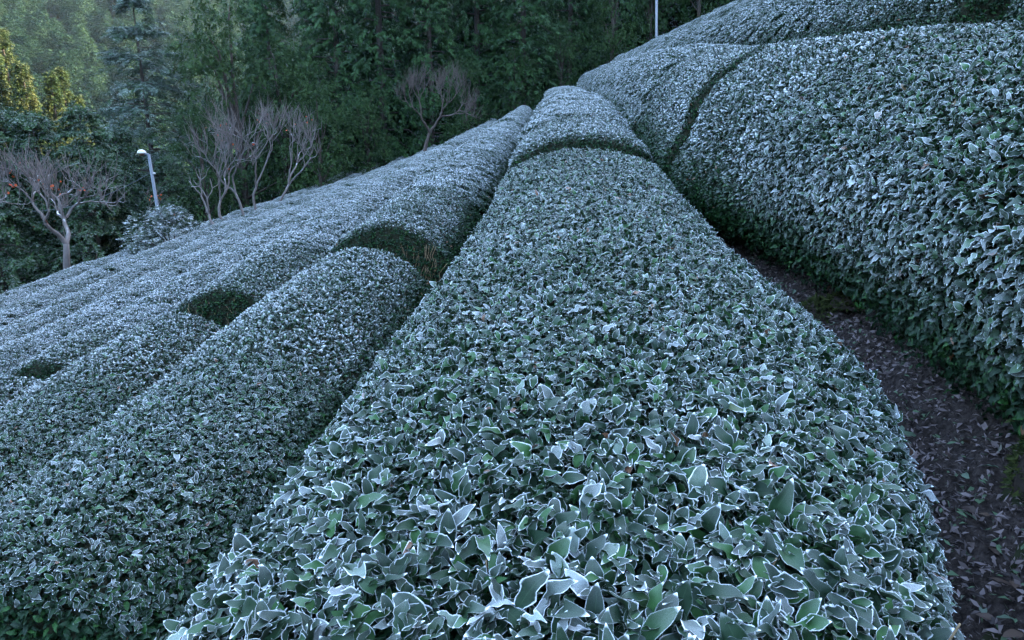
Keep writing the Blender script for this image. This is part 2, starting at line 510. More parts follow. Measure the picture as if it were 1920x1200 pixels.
def resample(p, n):
    d = np.concatenate([[0], np.cumsum(np.linalg.norm(np.diff(p, axis=0), axis=1))]); t = np.linspace(0, d[-1], n)
    return np.stack([np.interp(t, d, p[:, 0]), np.interp(t, d, p[:, 1])], -1)

PROF = {-1: resample(chaikin(PROF_M, 3), 46), 0: resample(chaikin(PROF_C, 3), 46), 1: resample(chaikin(PROF_R, 3), 46)}

def hedge_grid(k, s0, s1, ns, grow=0.0, r_end=0.17):
    """surface grid (ns, 46, 3) of one hedge, plus height above the ground and flank frost, lowered to darken the furrows"""
    v0, h0 = ROWS[k]
    p = PROF[(k > 0) - (k < 0)]
    # denser rings near the two ends
    e = np.linspace(0, 1, 16)
    d_end = r_end * (1 - np.cos(e * np.pi / 2))
    mid = np.linspace(s0 + r_end, s1 - r_end, ns)[1:-1]
    s = np.concatenate([s0 + d_end, mid, (s1 - d_end)[::-1]])
    d = np.minimum(s - s0, s1 - s)
    f = (1 - (1 - np.clip(d / r_end, 0, 1)) ** 3.2) ** (1 / 3.2)
    f = np.maximum(f, 0.02)
    S = np.repeat(s[:, None], len(p), 1)
    drop = np.repeat(sm((s - 3.2) / 4.0)[:, None], len(p), 1) if k > 0 else np.zeros(S.shape)
    dv, hh = np.repeat(p[None, :, 0], len(s), 0).copy(), np.repeat(p[None, :, 1], len(s), 0).copy()
    # slow swelling of the clipped surface
    ph = k * 1.7
    amp = 0.5 + 0.5 * sm((S - 4) / 12)
    und = amp * (0.028 * np.sin(S * 1.05 + ph) + 0.022 * np.sin(S * 2.3 + 2 * ph + dv * 1.5) + 0.012 * np.sin(S * 4.9 + dv * 4))
    swell = 1 + 0.025 * np.sin(S * 0.8 + ph * 2.1) + 0.015 * np.sin(S * 2.9 + ph)
    dv = dv * swell
    low = sm((-0.55 - hh) / 0.5) * (dv < 0)
    dv = dv - drop * low * 0.38 * sm((-0.6 - hh) / 0.7); hh = hh - drop * low * 0.06
    if k == 0:
        dv = dv * (1 + 0.075 * sm((5.0 - S) / 3.0) + np.where(dv < 0, 0.07, 0.0) * sm((2.6 - S) / 1.5))
    if k == 0:                                      # the near right corner of the central hedge is drawn in
        lim = np.interp(S, [0.0, 0.9, 1.2, 1.6, 2.2], [0.52, 0.56, 0.66, 0.84, 1.0])
        dv = np.where(dv > 0, dv * lim, dv)
    if k != 0: far_ = sm((S - 22) / 12); dv = dv * (1 - 0.13 * far_); hh = hh * (1 + 0.22 * far_)
    base = -0.75
    x = v0 + dv * (0.25 + 0.75 * f[:, None]) * np.minimum(1, f[:, None] * 4) + curve(S)
    hz = base + (hh - base) * np.where(hh > base, f[:, None], 1)
    z = h0 + hz + und * np.clip(1 + hh, 0, 1) * f[:, None] + rise(S) + dh(S, v0)
    P = np.stack([x, S, z], -1)
    above = z - ground(x, S)
    r_ = sm((hh + (0.60 if k < 0 else 0.74)) / (0.56 if k < 0 else 0.46)); l_ = sm((hh + (1.45 if k == 1 else 1.18 if k > 1 else 1.2)) / (0.80 if k > 1 else 0.85 if k != 0 else 0.6))  # frost thins down the flanks, cut further to paint in furrow shade
    w_ = sm((dv + 0.25) / 0.5)
    return P, above, l_ * (1 - w_) + r_ * w_, S

def tri_sample(P, A, E, count_per_m2, thin):
    """area-weighted random points on the grid; returns position, normal, above, flank frost"""
    ns, m, _ = P.shape
    a = P[:-1, :-1]; b = P[:-1, 1:]; c = P[1:, 1:]; d = P[1:, :-1]
    nn = np.cross(c - a, d - b)          # outward
    area = 0.5 * np.linalg.norm(nn, axis=-1)
    ctr = (a + b + c + d) / 4
    am_ = 0.25 * (A[:-1, :-1] + A[1:, 1:] + A[1:, :-1] + A[:-1, 1:])
    hole = np.sin(ctr[..., 1] * 7.3 + ctr[..., 2] * 4) * np.sin(ctr[..., 2] * 9.1 - ctr[..., 1] * 3.7) + 0.4 * np.sin(ctr[..., 1] * 17)
    dens = count_per_m2(ctr) * np.where(hole > 0.35, np.clip((am_ - 0.25) / 0.5, 0.15, 1), 1) * thin(0.25 * (A[:-1, :-1] + A[1:, 1:] + A[1:, :-1] + A[:-1, 1:]))
    exp = area * dens
    cum = np.floor(np.concatenate([[0], np.cumsum(exp.ravel())]) + rng.uniform())
    cnt = np.diff(cum).astype(int).reshape(exp.shape)
    idx = np.repeat(np.arange(cnt.size), cnt.ravel())
    i, j = np.unravel_index(idx, cnt.shape)
    u, w = rng.uniform(size=(2, len(idx)))
    bil = lambda G: (G[i, j].T * (1 - u) * (1 - w) + G[i, j + 1].T * (1 - u) * w + G[i + 1, j + 1].T * u * w + G[i + 1, j].T * u * (1 - w)).T
    n = norm(nn[i, j])
    return bil(P), n, bil(A), bil(E)

def row_words(k):
    o = {1: 'first', 2: 'second', 3: 'third', 4: 'fourth', 5: 'fifth', 6: 'sixth', 7: 'seventh'}
    if k == 0: return 'big central row'
    return '%s row %s of centre' % (o[abs(k)], 'left' if k < 0 else 'right')

SEG = {'near': 'near stretch before the gap', 'mid': 'stretch beyond the gap', 'far': 'last stretch before the trees'}

def leaf_frames(n, elev_lo, elev_hi, up_mix, side_drop):
    """blade frames for leaves growing from a surface with normals n"""
    N = len(n)
    g = norm(n + np.array([0, 0, 1.0]) * up_mix[:, None])
    t1 = norm(np.cross(g, np.tile([0.3, 0.9, 0.1], (N, 1)))); t2 = np.cross(g, t1)
    az = rng.uniform(0, 6.283, N); el = np.radians(rng.uniform(elev_lo, elev_hi, N))
    y = (t1 * np.cos(az)[:, None] + t2 * np.sin(az)[:, None]) * np.cos(el)[:, None] + g * np.sin(el)[:, None]
    side = np.clip(1 - n[:, 2] * 1.6, 0, 1)
    side = sm((side - 0.1) / 0.5)[:, None]
    ys = n * rng.uniform(0.3, 1.0, (N, 1)) + np.array([0, 0, -1.0]) * rng.uniform(-0.55, 0.55, (N, 1)) + t1 * rng.normal(0, 0.55, (N, 1)) + t2 * rng.normal(0, 0.25, (N, 1))
    y = norm(y) * (1 - side) + norm(ys) * side
    zh = norm(g + rng.normal(0, 0.3, (N, 3))) * (1 - side) + (n * 0.9 + np.array([0, 0, 0.75]) + rng.normal(0, 0.3, (N, 3))) * side
    return frames(y, zh)

def make_hedge(k, part, s0, s1, lod1, lod2, n_single=0, twigs=0):
    v0, h0 = ROWS[k]
    sc = 0.5 * (s0 + s1)
    org = np.array([v0 + float(curve(sc)), sc, float(ground(v0 + curve(sc), sc))])
    t = thing('tea_hedge', 'frosted clipped tea hedge, %s, %s' % (row_words(k), SEG[part]), 'tea hedge', org, 'clipped tea hedges of the field')
    ns = max(12, int((s1 - s0) / (0.14 if part == 'near' else 0.3)))
    P, A, E, S = hedge_grid(k, s0, s1, ns, r_end={'near': 0.30, 'mid': 0.17, 'far': 0.6}[part])
    # inner body under the leaves
    nn = np.zeros_like(P); du = np.gradient(P, axis=0); dw = np.gradient(P, axis=1)
    nn = norm(np.cross(dw, du)); 
    if nn[len(nn) // 2, 23, 2] < 0: nn = -nn
    core = P - nn * 0.055 - org
    if k == 1 and part == 'near':
        core[..., 0] += 0.30 * sm((0.75 - A) / 0.5) * (P[..., 0] < v0) * sm((5.4 - S) / 1.0)
    m = P.shape[1]
    q = np.arange(P.shape[0] - 1)[:, None] * m + np.arange(m - 1)[None]
    qd = np.stack([q, q + 1, q + 1 + m, q + m], -1).reshape(-1, 4)
    obj('branch_mass', mesh_np('branch_mass', core.reshape(-1, 3), [qd], M_CORE), t)
    # leaves
    thin = lambda a: np.clip((a - 0.05) / 0.62, 0.10, 1)
    D = lambda c: np.linalg.norm(c, axis=-1)
    if k == 1 and part == 'near': thin = lambda a: np.where(S[:-1, :-1] < 4.9, np.clip((a - 0.24) / 0.42, 0.05, 1), np.clip((a - 0.05) / 0.62, 0.10, 1))
    f1 = lambda c: np.where(D(c) < lod1, 5800.0, 0)
    y_end = lambda c: (np.minimum(c[..., 1] - s0, s1 - c[..., 1]) < 0.3) & (D(c) < 24)
    f2 = lambda c: np.where((D(c) >= lod1) & ((D(c) < lod2) | y_end(c)), np.where(D(c) < lod2, 760.0, 520.0), 0)
    f3 = lambda c: np.where((D(c) >= lod2) & ~y_end(c), 40.0, 0)
    first = True
    for fi, fn in enumerate((f1, f2, f3)):
        pts, n, a, e = tri_sample(P, A, E, fn, thin)
        if len(pts) == 0: continue
        ok = ~((np.abs(n[:, 1]) > 0.6) & (n[:, 2] < 0.5) & (rng.uniform(size=len(n)) < 0.35))
        pts, n, a, e = pts[ok], n[ok], a[ok], e[ok]
        N = len(pts)
        side = np.clip(1 - n[:, 2] * 1.5, 0, 1)
        patchy = 0.5 + 0.5 * np.sin(pts[:, 0] * 3.1 + pts[:, 1] * 1.3) * np.sin(pts[:, 1] * 2.7 - pts[:, 0])
        fr = sm(e * 1.12 - 0.10 + 0.12 * patchy) * (0.85 + 0.15 * e)
        face = sm((np.abs(n[:, 1]) - 0.45) / 0.3) * sm((0.65 - n[:, 2]) / 0.3)
        fr *= 1 - 0.92 * face
        fr = fr * (0.86 + 0.28 * (patchy - 0.5)) * rng.uniform(0.75, 1.1, N)
        fr = np.clip(fr, 0, 1)
        du_ = (np.array([0.05, 0.60, 0.95])[fi] + np.array([0.26, 0.22, 0.10])[fi] * sm((side - 0.15) / 0.5)) * fr
        if fi == 0:
            dep = rng.uniform(0, 1, N) ** 1.2 * 0.058
            fr = fr * (1 - 0.92 * sm(dep / 0.045)); du_ = du_ * (1 - 0.8 * sm(dep / 0.04))
            Fm = leaf_frames(n, 14, 74, np.where(side > 0.5, 0.15, 0.35), 0.9)
            pos = pts - n * dep[:, None] + n * 0.012 - Fm[:, :, 1] * 0.02
            L = rng.uniform(0.026, 0.045, N) * np.where(rng.uniform(size=N) < 0.12, 1.4, 1)
            W = rng.uniform(0.9, 1.25, N)
            if k == 0: L = L * (1 + 0.32 * sm((2.3 - pts[:, 1]) / 1.3))
            size = np.stack([L * W, L, L], -1)
            pick = rng.integers(0, N_LEAF, N)
            # individual leaves: the ones that show largest
            px, py, zz = project(pos + Fm[:, :, 1] * (L * 0.5)[:, None])
            vis = (px > 5) & (px < 1915) & (py > 5) & (py < 1195) & (zz > 0.2) & (dep < 0.024)
            facing = np.einsum('ij,ij->i', n, norm(-pos))
            score = np.where(vis & (facing > 0.12), L / np.maximum(zz, 0.2) * (0.4 + facing), -1)
            top = np.argsort(-score)[:n_single]; top = top[score[top] > 0]
            for q_ in top:
                o = bpy.data.objects.new('leaf', LEAF_MESH[pick[q_]]); COL.objects.link(o); o.parent = t
                M4 = np.eye(4); M4[:3, :3] = Fm[q_] * size[q_][None, :]; M4[:3, 3] = pos[q_] - org
                o.matrix_local = Matrix(M4.tolist())
                o['frost'] = float(fr[q_]); o['dust'] = float(du_[q_])
            keep = np.ones(N, bool); keep[top] = False
            points_object('foliage', (pos - org)[keep], eulers(Fm[keep]), size[keep], pick[keep], fr[keep], GN_LEAF, t, du_[keep])
        else:
            g = norm(n + np.array([0, 0, 0.45]) * (n[:, 2] > -0.2)[:, None] + (rng.normal(0, 0.16, (N, 3)) if fi == 1 else rng.normal(0, 0.03, (N, 3))))
            az = rng.uniform(0, 6.283, N)
            ref = np.stack([np.cos(az), np.sin(az), rng.uniform(-0.2, 0.2, N)], -1)
            Fm = frames(ref - g * np.einsum('ij,ij->i', ref, g)[:, None], g)
            s_ = rng.uniform(0.85, 1.2, N)
            jit = rng.uniform(-0.02, 0.012, N) if fi == 1 else rng.uniform(-0.012, 0.008, N)
            points_object('foliage', pts + n * jit[:, None] - org, eulers(Fm), np.stack([s_, s_, s_], -1), rng.integers(0, N_SPRIG if fi == 1 else N_PATCH, N), fr, GN_SPRIG if fi == 1 else GN_PATCH, t, du_)
    # bare twigs that show in the cut end towards the camera
    for q_ in range(twigs):
        tb = Tubes()
        x = v0 + rng.uniform(-0.6, 0.6); z = h0 + float(rise(s0)) - 0.70
        p0 = np.array([x, s0 + 0.05, z]); hgt = rng.uniform(0.25, 0.5)
        pts_ = [p0 + np.array([rng.normal(0, 0.02) + 0.12 * (i / 4) * (x - v0), -0.02 * i / 4 + rng.normal(0, 0.008), hgt * i / 4]) for i in range(5)]
        tb.tube(np.array(pts_) - org, np.linspace(0.006, 0.003, 5), 5)
        obj('twig', tb.mesh('twig', M_TWIG), t)
    return t, org


NEAR_END, GAP, MID_END, GAP2, FAR_END = 7.2, 8.0, 26.0, 26.7, 48.0
hedges = {}
for k, s0 in ((0, 0.35), (-1, 2.0), (-2, 2.6), (1, -0.4), (2, -0.2), (-3, 4.5)):
    hedges[k, 'near'] = make_hedge(k, 'near', s0, 6.0 if k == 2 else NEAR_END, {0: 8.2, -1: 4.8, 1: 4.8, -2: 7.0, 2: 6.6, -3: 0.0}[k], 9.5, 0 if k == -3 else 300)
for k in range(-7, 7):
    make_hedge(k, 'mid', {0: 8.2, -1: 8.05, -2: 7.95, 1: 7.62, 2: 6.55, -3: 7.42}.get(k, 7.8), MID_END, 0.0, 11.0, 0, {0: 8, -1: 26, -2: 24}.get(k, 0))
    make_hedge(k, 'far', GAP2, FAR_END + rng.uniform(-1.0, 0.8), 0.0, 11.0)

h0_, h0o = hedges[0, 'near']
for i in range(46):
    s = 1.0 + 3.5 * random.random() ** 1.6; x = 0.15 + random.uniform(-0.62, 0.62)
    d_ = abs(x - 0.15) / 0.86
    z = ROWS[0][1] + float(rise(s)) - 0.26 * d_ ** 2 - 0.07
    p = np.array([x, s, z]) - h0o; tip_ = p + np.array([random.gauss(0, .012), random.gauss(0, .012), random.uniform(0.06, 0.095)])
    tb = Tubes(); tb.tube(np.array([p, (p + tip_) / 2 + rng.normal(0, .003, 3), tip_]), [0.0026, 0.0022, 0.0018], 5)
    obj('twig', tb.mesh('twig', M_TWIG), h0_)

# gnarled mossy stems at the foot of the hedge on the right
h1, h1o = hedges[1, 'near']
for i, s in enumerate(np.concatenate([np.arange(2.1, 5.6, 0.22)])):
    s = s + rng.uniform(-0.12, 0.12)
    x0 = 1.72 + rng.uniform(-0.08, 0.14); p = np.array([x0, s, float(ground(x0, s)) - 0.02]); pts_ = [p.copy()]
    d = np.array([0.0 + rng.uniform(-0.25, 0.2), rng.uniform(-0.35, 0.35), 1.0])
    for j in range(5):
        d = norm(d + rng.normal(0, 0.28, 3) * np.array([1, 1, 0.3])); p = p + d * 0.10; pts_.append(p.copy())
    tb = Tubes(); r0 = rng.uniform(0.008, 0.017)
    tb.tube(np.array(pts_) - h1o, np.linspace(r0, r0 * 0.5, 6), 7, True, 0.35)
    obj('stem', tb.mesh('stem', M_MOSS if rng.uniform() < 0.3 else M_STEM), h1)
    for b_ in range(2):
        q0 = pts_[rng.integers(2, 5)]; dd = norm(np.array([rng.uniform(-0.4, 0.3), rng.uniform(-0.8, 0.8), 1.0]))
        tb = Tubes(); tb.tube(np.array([q0, q0 + dd * 0.12 + rng.normal(0, 0.01, 3), q0 + dd * 0.25 + rng.normal(0, 0.02, 3)]) - h1o, [0.010, 0.007, 0.004], 5)
        obj('stem', tb.mesh('stem', M_STEM), h1)

# ------------------------------------------------------------------ footpath with litter between the central hedge and the right one
px_ = np.linspace(0.55, 2.0, 60); py_ = np.linspace(-0.3, 8.2, 300)
X, Y = np.meshgrid(px_, py_)
lump = sum(a * np.sin(X * fx + Y * fy + p_) for a, fx, fy, p_ in ((0.016, 9, 4, 0), (0.014, -13, 11, 1), (0.008, 21, 17, 2), (0.006, 33, -29, 3)))
Z = ground(X, Y) + 0.035 + lump + rng.normal(0, 0.004, X.shape)
ii = np.arange(299)[:, None] * 60 + np.arange(59)[None]
quads = np.stack([ii, ii + 1, ii + 61, ii + 60], -1).reshape(-1, 4)
path = obj('footpath', mesh_np('footpath', np.stack([X, Y, Z], -1).reshape(-1, 3), [quads], M_SOIL)); path['kind'] = 'structure'

def path_z(x, y):
    i = np.clip(np.searchsorted(py_, y), 0, 299); j = np.clip(np.searchsorted(px_, x), 0, 59)
    return Z[i, j]

def mat_litter():
    t = NT('leaf_litter')
    lr = t.n('ShaderNodeAttribute', attribute_type='GEOMETRY', attribute_name='lrand').outputs['Fac']
    c = t.mix(t.ramp(lr, 0.0, 0.7), (0.055, 0.045, 0.046), (0.24, 0.19, 0.19))
    c = t.mix(t.ramp(lr, 0.86, 0.9), c, (0.10, 0.16, 0.09))
    return t.bsdf(c, 0.75, 0.25)
M_LITTER = mat_litter()

def mat_fallen(name, a, b):
    t = NT(name)
    tc = t.n('ShaderNodeTexCoord').outputs['Object']; rnd = t.n('ShaderNodeObjectInfo').outputs['Random']
    c = t.mix(rnd, a, b); c = t.mix(t.ramp(t.noise(6, 3, tc), 0.45, 0.8, 0, 0.5), c, (0.05, 0.035, 0.03))
    return t.bsdf(c, 0.6, 0.3)
M_FALL_G = mat_fallen('fallen_leaf_green', (0.09, 0.14, 0.09), (0.24, 0.31, 0.25))
M_FALL_B = mat_fallen('fallen_leaf_brown', (0.06, 0.04, 0.035), (0.12, 0.08, 0.06))

# fine litter: curled shreds, one mesh
N = 38000
lx = rng.uniform(0.75, 1.85, N); ly = 0.2 + 7.8 * rng.uniform(0, 1, N) ** 1.5; lz = path_z(lx, ly) + rng.uniform(0.0, 0.03, N)
az = rng.uniform(0, 6.283, N); tl = rng.normal(0, 0.45, N)
yv = np.stack([np.cos(az) * np.cos(tl), np.sin(az) * np.cos(tl), np.sin(tl)], -1)
Fm = frames(yv, np.tile([0, 0, 1.0], (N, 1)) + rng.normal(0, 0.5, (N, 3)))
LS = rng.uniform(0.010, 0.042, N)[:, None] * np.stack([rng.uniform(0.04, 0.6, N), np.ones(N), rng.uniform(-2, 3, N)], -1)
TV = np.array([(-.05, 0, 0), (.05, 0, 0), (-.5, .5, .14), (.5, .5, .10), (-.05, 1, -.05), (.05, 1, -.02)]); TF = np.array([(0, 1, 3, 2), (2, 3, 5, 4)])
V, Fq, _ = replicate(TV, TF, Fm * LS[:, None, :], np.stack([lx, ly, lz], -1))
lo = obj('leaf_litter', mesh_np('leaf_litter', V, [Fq], M_LITTER, attrs={'lrand': ('FLOAT', np.repeat(rng.uniform(size=N), 6).astype(np.float32))}), path); lo['kind'] = 'stuff'
# fallen tea leaves that can be told apart
fall_meshes = []
for i in range(8):
    V, Fq, UV = leaf_template(900 + i, nl=6, cols=(-1.0, -0.5, 0.0, 0.5, 1.0), droop=0.2, wave=0.06)
    fall_meshes.append(mesh_np('fallen_leaf', V, [Fq], M_FALL_G if i < 5 else M_FALL_B, UV))
for i in range(280):
    y = 0.7 + 6.0 * random.random() ** 1.7; x = random.uniform(0.95, 1.75)
    o = obj('fallen_leaf', fall_meshes[random.randrange(8)], path)
    L = random.uniform(0.045, 0.082)
    o.scale = (L, L, L); o.location = (x, y, float(path_z(x, y)) + 0.012 + random.uniform(0, 0.01))
    o.rotation_euler = (random.gauss(0, 0.3), random.gauss(0, 0.3), random.uniform(0, 6.28))

# mossy stump and moss tuft beside the path
def moss_mound(name, label, x, y, rx, rz, n, tall=0.03):
    z0 = float(ground(x, y)) + 0.03
    t = thing(name, label, 'moss', (x, y, z0))
    u = rng.normal(size=(n, 3)); u[:, 2] = np.abs(u[:, 2]); u = norm(u)
    rr = 1 + 0.25 * np.sin(u[:, 0] * 6 + 1) * np.sin(u[:, 1] * 5)
    p = u * np.array([rx, rx * 1.1, rz]) * rr[:, None]
    Fm = frames(u + rng.normal(0, 0.45, (n, 3)) + np.array([0, 0, -0.2]), rng.normal(size=(n, 3)))
    sz = rng.uniform(0.5, 1.3, n) * tall
    TV = np.array([(-.16, 0, 0), (.16, 0, 0), (.12, .6, .05), (-.12, .6, .05), (0, 1.0, -.05)])
    V, Fq, _ = replicate(TV, np.array([(0, 1, 2, 3)]), Fm * sz[:, None, None], p)
    k5 = np.arange(n)[:, None] * 5
    o = obj('moss', mesh_np('moss', V, [Fq, np.concatenate([k5 + 3, k5 + 2, k5 + 4], 1)], M_MOSS), t); o['kind'] = 'stuff'
    e = np.linspace(0, np.pi / 2, 7); a = np.linspace(0, 6.283, 13)[:-1]
    VV = np.array([(math.cos(q) * math.cos(ei) * rx * .95, math.sin(q) * math.cos(ei) * rx, math.sin(ei) * rz * .93) for ei in e for q in a])
    qq = np.array([(i * 12 + j, i * 12 + (j + 1) % 12, (i + 1) * 12 + (j + 1) % 12, (i + 1) * 12 + j) for i in range(6) for j in range(12)])
    obj('stump', mesh_np('stump', VV, [qq], M_BARK), t)
    return t
moss_mound('mossy_stump', 'low yellow green mossy stump beside the bare path', 1.52, 4.15, 0.10, 0.10, 900)
moss_mound('mossy_stump', 'darker mossy hump behind the yellow green stump', 1.66, 4.0, 0.12, 0.08, 700)
moss_mound('mossy_stump', 'tall moss covered foot of a tea bush at the right edge', 1.60, 2.22, 0.07, 0.30, 1200, 0.025)

# ------------------------------------------------------------------ trees
def blade(L, W, bend):
    return np.array([(0, 0, 0), (W * .5, L * .45, bend * .3), (0, L, bend), (-W * .5, L * .45, bend * .3)])

def spray_template(seed, n, L, W, flat, droop, jit=0.35):
    """a spray of n blades about one twig along +y"""
    g = np.random.default_rng(seed); Vs = []; Fq = []; Ft = []; c = 0
    for i in range(n):
        t = (i + 0.5) / n; a = g.uniform(0.5, 1.2) * (1 if i % 2 else -1); ev = g.normal(0, flat)
        y = np.array([math.sin(a) * math.cos(ev), math.cos(a) * math.cos(ev), math.sin(ev) - droop * g.uniform(0.2, 1)])
        M = frames(y[None], np.array([[0, 0, 1.0]]) + g.normal(0, 0.35, (1, 3)))[0]
        V = blade(L * g.uniform(0.6, 1.1), W, -0.15 * L) @ M.T + np.array([0, t * 0.8, -0.15 * t * t])
        Vs.append(V); Fq.append([c, c + 1, c + 2, c + 3]); c += 4
    return np.concatenate(Vs), np.array(Fq), np.zeros((0, 3), int)

def crown_mesh(name, mat, P, Yv, sizes, tmpl, seed):
    """put spray templates at points P along directions Yv"""
    Vs, FQ, FT, c = [], [], [], 0
    g = np.random.default_rng(seed); which = g.integers(0, len(tmpl), len(P))
    for w, (TV, TQ, TT) in enumerate(tmpl):
        m = which == w
        if not m.any(): continue
        n = int(m.sum())
        Fm = frames(Yv[m], np.tile([0, 0, 1.0], (n, 1)) + g.normal(0, 0.25, (n, 3))) * sizes[m][:, None, None]
        V, Q, _ = replicate(TV, TQ, Fm, P[m]); T = (TT[None] + (np.arange(n) * len(TV))[:, None, None]).reshape(-1, 3)
        Vs.append(V); FQ.append(Q + c); FT.append(T + c); c += len(V)
    return mesh_np(name, np.concatenate(Vs), [np.concatenate(FQ), np.concatenate(FT)], mat, smooth=False)

def conifer(seed, H, Rm, power, n_br, per, z_lo, droop, size, tmpl, mat, layered=0.0, lean_up=0.0):
    """crown mesh and trunk mesh of a conifer at the origin"""
    g = np.random.default_rng(seed); P = []; Y = []; S = []
    tb = Tubes(); tb.tube([(0, 0, -1.0), (0.05, 0, H * .35), (0.0, 0.06, H * .7), (0, 0, H * .97)], [H * .012, H * .010, H * .006, 0.02], 7)
    for i in range(n_br):
        f = (i + g.uniform(0, 1)) / n_br
        f = z_lo + (1 - z_lo) * f ** 0.9
        if layered: f = (math.floor(f * layered) + 0.5 + g.normal(0, 0.2)) / layered
        if f > 0.985: continue
        rad = Rm * (1 - f) ** power * g.uniform(0.62, 1.12) * (min(1, 0.72 + 2.2 * (f - z_lo)))
        az = g.uniform(0, 6.283); z = f * H
        d = np.array([math.cos(az), math.sin(az), 0])
        if i % 3 == 0: tb.tube([(0, 0, z), d * rad * .5 + [0, 0, z + lean_up * rad * .3], d * rad * .9 + [0, 0, z + lean_up * rad - droop * rad * .5]], [0.05 * (1 - f) + .02, 0.03 * (1 - f) + .012, 0.008], 4)
        n = max(3, int(per * (0.35 + 0.65 * rad / Rm)))
        for q in range(n):
            t = g.uniform(0.2, 1.0) ** 0.75
            sd_ = g.normal(0, 0.16 * rad * t + 0.08)
            p = d * rad * t + np.array([-d[1], d[0], 0]) * sd_ + np.array([0, 0, z + lean_up * rad * t - droop * rad * t * t + g.normal(0, 0.10)])
            y = d + np.array([-d[1], d[0], 0]) * np.sign(sd_) * g.uniform(0, 0.7) + np.array([0, 0, lean_up - droop * 1.3 * t]) + g.normal(0, 0.25, 3)
            P.append(p); Y.append(y); S.append(size * g.uniform(0.65, 1.25))
    return crown_mesh('crown', mat, np.array(P), np.array(Y), np.array(S), tmpl, seed), tb

def broadleaf(seed, H, Rx, z_lo, blobs, per, size, tmpl, mat, hang=0.35):
    g = np.random.default_rng(seed); P = []; Y = []; S = []
    tb = Tubes(); tb.tube([(0, 0, -1), (0.1, 0, H * .3), (0, .1, H * .6)], [H * .022, H * .018, H * .010], 7)
    for b in range(blobs):
        f = g.uniform(0, 1); zc = z_lo + (H - z_lo) * f
        rr = Rx * math.sqrt(max(0.02, 1 - (2 * f - 0.85) ** 2 * 0.75)) * g.uniform(0.25, 0.85); az = g.uniform(0, 6.283)
        c = np.array([math.cos(az) * rr, math.sin(az) * rr, zc]); r = Rx * g.uniform(0.26, 0.46)
        if b % 2 == 0: tb.tube([(0, 0, zc * 0.55), c * [.5, .5, 1] - [0, 0, r * .6], c], [H * .008, H * .005, .01], 4)
        u = g.normal(size=(per, 3)); u = norm(u); u[:, 2] = u[:, 2] * 0.85 + 0.1
        rad = r * g.uniform(0.6, 1.05, per) ** 0.5
        P.append(c + u * rad[:, None] * [1, 1, 0.8]); Y.append(u + np.array([0, 0, -hang]) + g.normal(0, 0.35, (per, 3))); S.append(size * g.uniform(0.6, 1.2, per))
    return crown_mesh('crown', mat, np.concatenate(P), np.concatenate(Y), np.concatenate(S), tmpl, seed), tb

T_CEDAR = [spray_template(40 + i, 13, 0.36, 0.13, 0.45, 0.45) for i in range(4)]
T_LEAFY = [spray_template(60 + i, 13, 0.36, 0.15, 0.5, 0.25) for i in range(4)]
T_FINE = [spray_template(80 + i, 14, 0.34, 0.10, 0.2, 0.1) for i in range(4)]

M_CEDAR = mat_foliage('cedar_foliage', (0.010, 0.028, 0.010), (0.036, 0.080, 0.026), (0.055, 0.095, 0.045), 0.7)
M_BROAD = mat_foliage('broadleaf_foliage', (0.016, 0.036, 0.012), (0.045, 0.085, 0.028), (0.07, 0.10, 0.04), 0.9)
M_GOLD = mat_foliage('light_conifer_foliage', (0.035, 0.060, 0.020), (0.085, 0.090, 0.032), (0.11, 0.075, 0.035), 1.0)
M_FIR = mat_foliage('frosted_conifer_foliage', (0.016, 0.040, 0.020), (0.045, 0.090, 0.042), (0.08, 0.06, 0.035), 1.2, frost=0.22)
M_DARKF = mat_foliage('dark_shrub_foliage', (0.014, 0.034, 0.014), (0.035, 0.075, 0.024), (0.10, 0.040, 0.018), 1.0, frost=0.12)
M_BUSH = mat_foliage('frosted_bush_foliage', (0.025, 0.045, 0.025), (0.06, 0.09, 0.05), (0.10, 0.12, 0.09), 2.0, frost=0.6)
M_FARF = mat_foliage('far_forest_foliage', (0.010, 0.030, 0.016), (0.036, 0.070, 0.030), (0.06, 0.09, 0.04), 0.25, vary=0.85)

def make_tree(name, label, cat, group, crown_trunk, loc, rot=0, sc=(1, 1, 1)):
    cm, tb = crown_trunk
    t = thing(name, label, cat, loc, group)
    t.rotation_euler = (0, 0, rot); t.scale = sc
    obj('trunk', tb.mesh('trunk', M_BARK), t)
    obj('crown', cm, t)
    return t

def at_ground(px, z, sink=0.0):
    """world ground point seen in photo column px at depth z"""
    p = pix(px, 600, z); return np.array([p[0], p[1], float(ground(p[0], p[1])) - sink])

# dense cedars of the forest wall
cedars = [make_tree('cedar_tree', 'x', 'tree', 'cedars of the forest wall', conifer(200 + i, 19, 3.6, 0.55, 210, 16, 0.0, 0.50, 0.78, T_CEDAR, M_CEDAR), (0, 0, 0)) for i in range(4)]
broads = [make_tree('broadleaf_tree', 'x', 'tree', 'evergreen broadleaf trees by the field', broadleaf(230 + i, 11, 3.4, 1.2, 34, 55, 0.46, T_LEAFY, M_BROAD), (0, 0, 0)) for i in range(3)]
spots = []
for (z, x0, x1, step) in ((52, 560, 1420, 84), (57, 545, 1500, 96)):
    for i, pxx in enumerate(np.arange(x0, x1, step)):
        spots.append((pxx + random.uniform(-16, 16), z + random.uniform(-2.0, 2.5)))
FRONT_L = ['at the left end of the forest wall, beside the tall broadleaf tree', 'between the broadleaf trees and the grey leafless tree', 'just left of the grey leafless tree', 'directly behind the grey leafless tree', 'just right of the grey leafless tree', 'above the far end of the first left row', 'above the far end of the central row', 'above the far end of the first right row', 'directly behind the thin tall pole', 'just right of the thin tall pole', 'furthest right, above the uppermost tea rows']
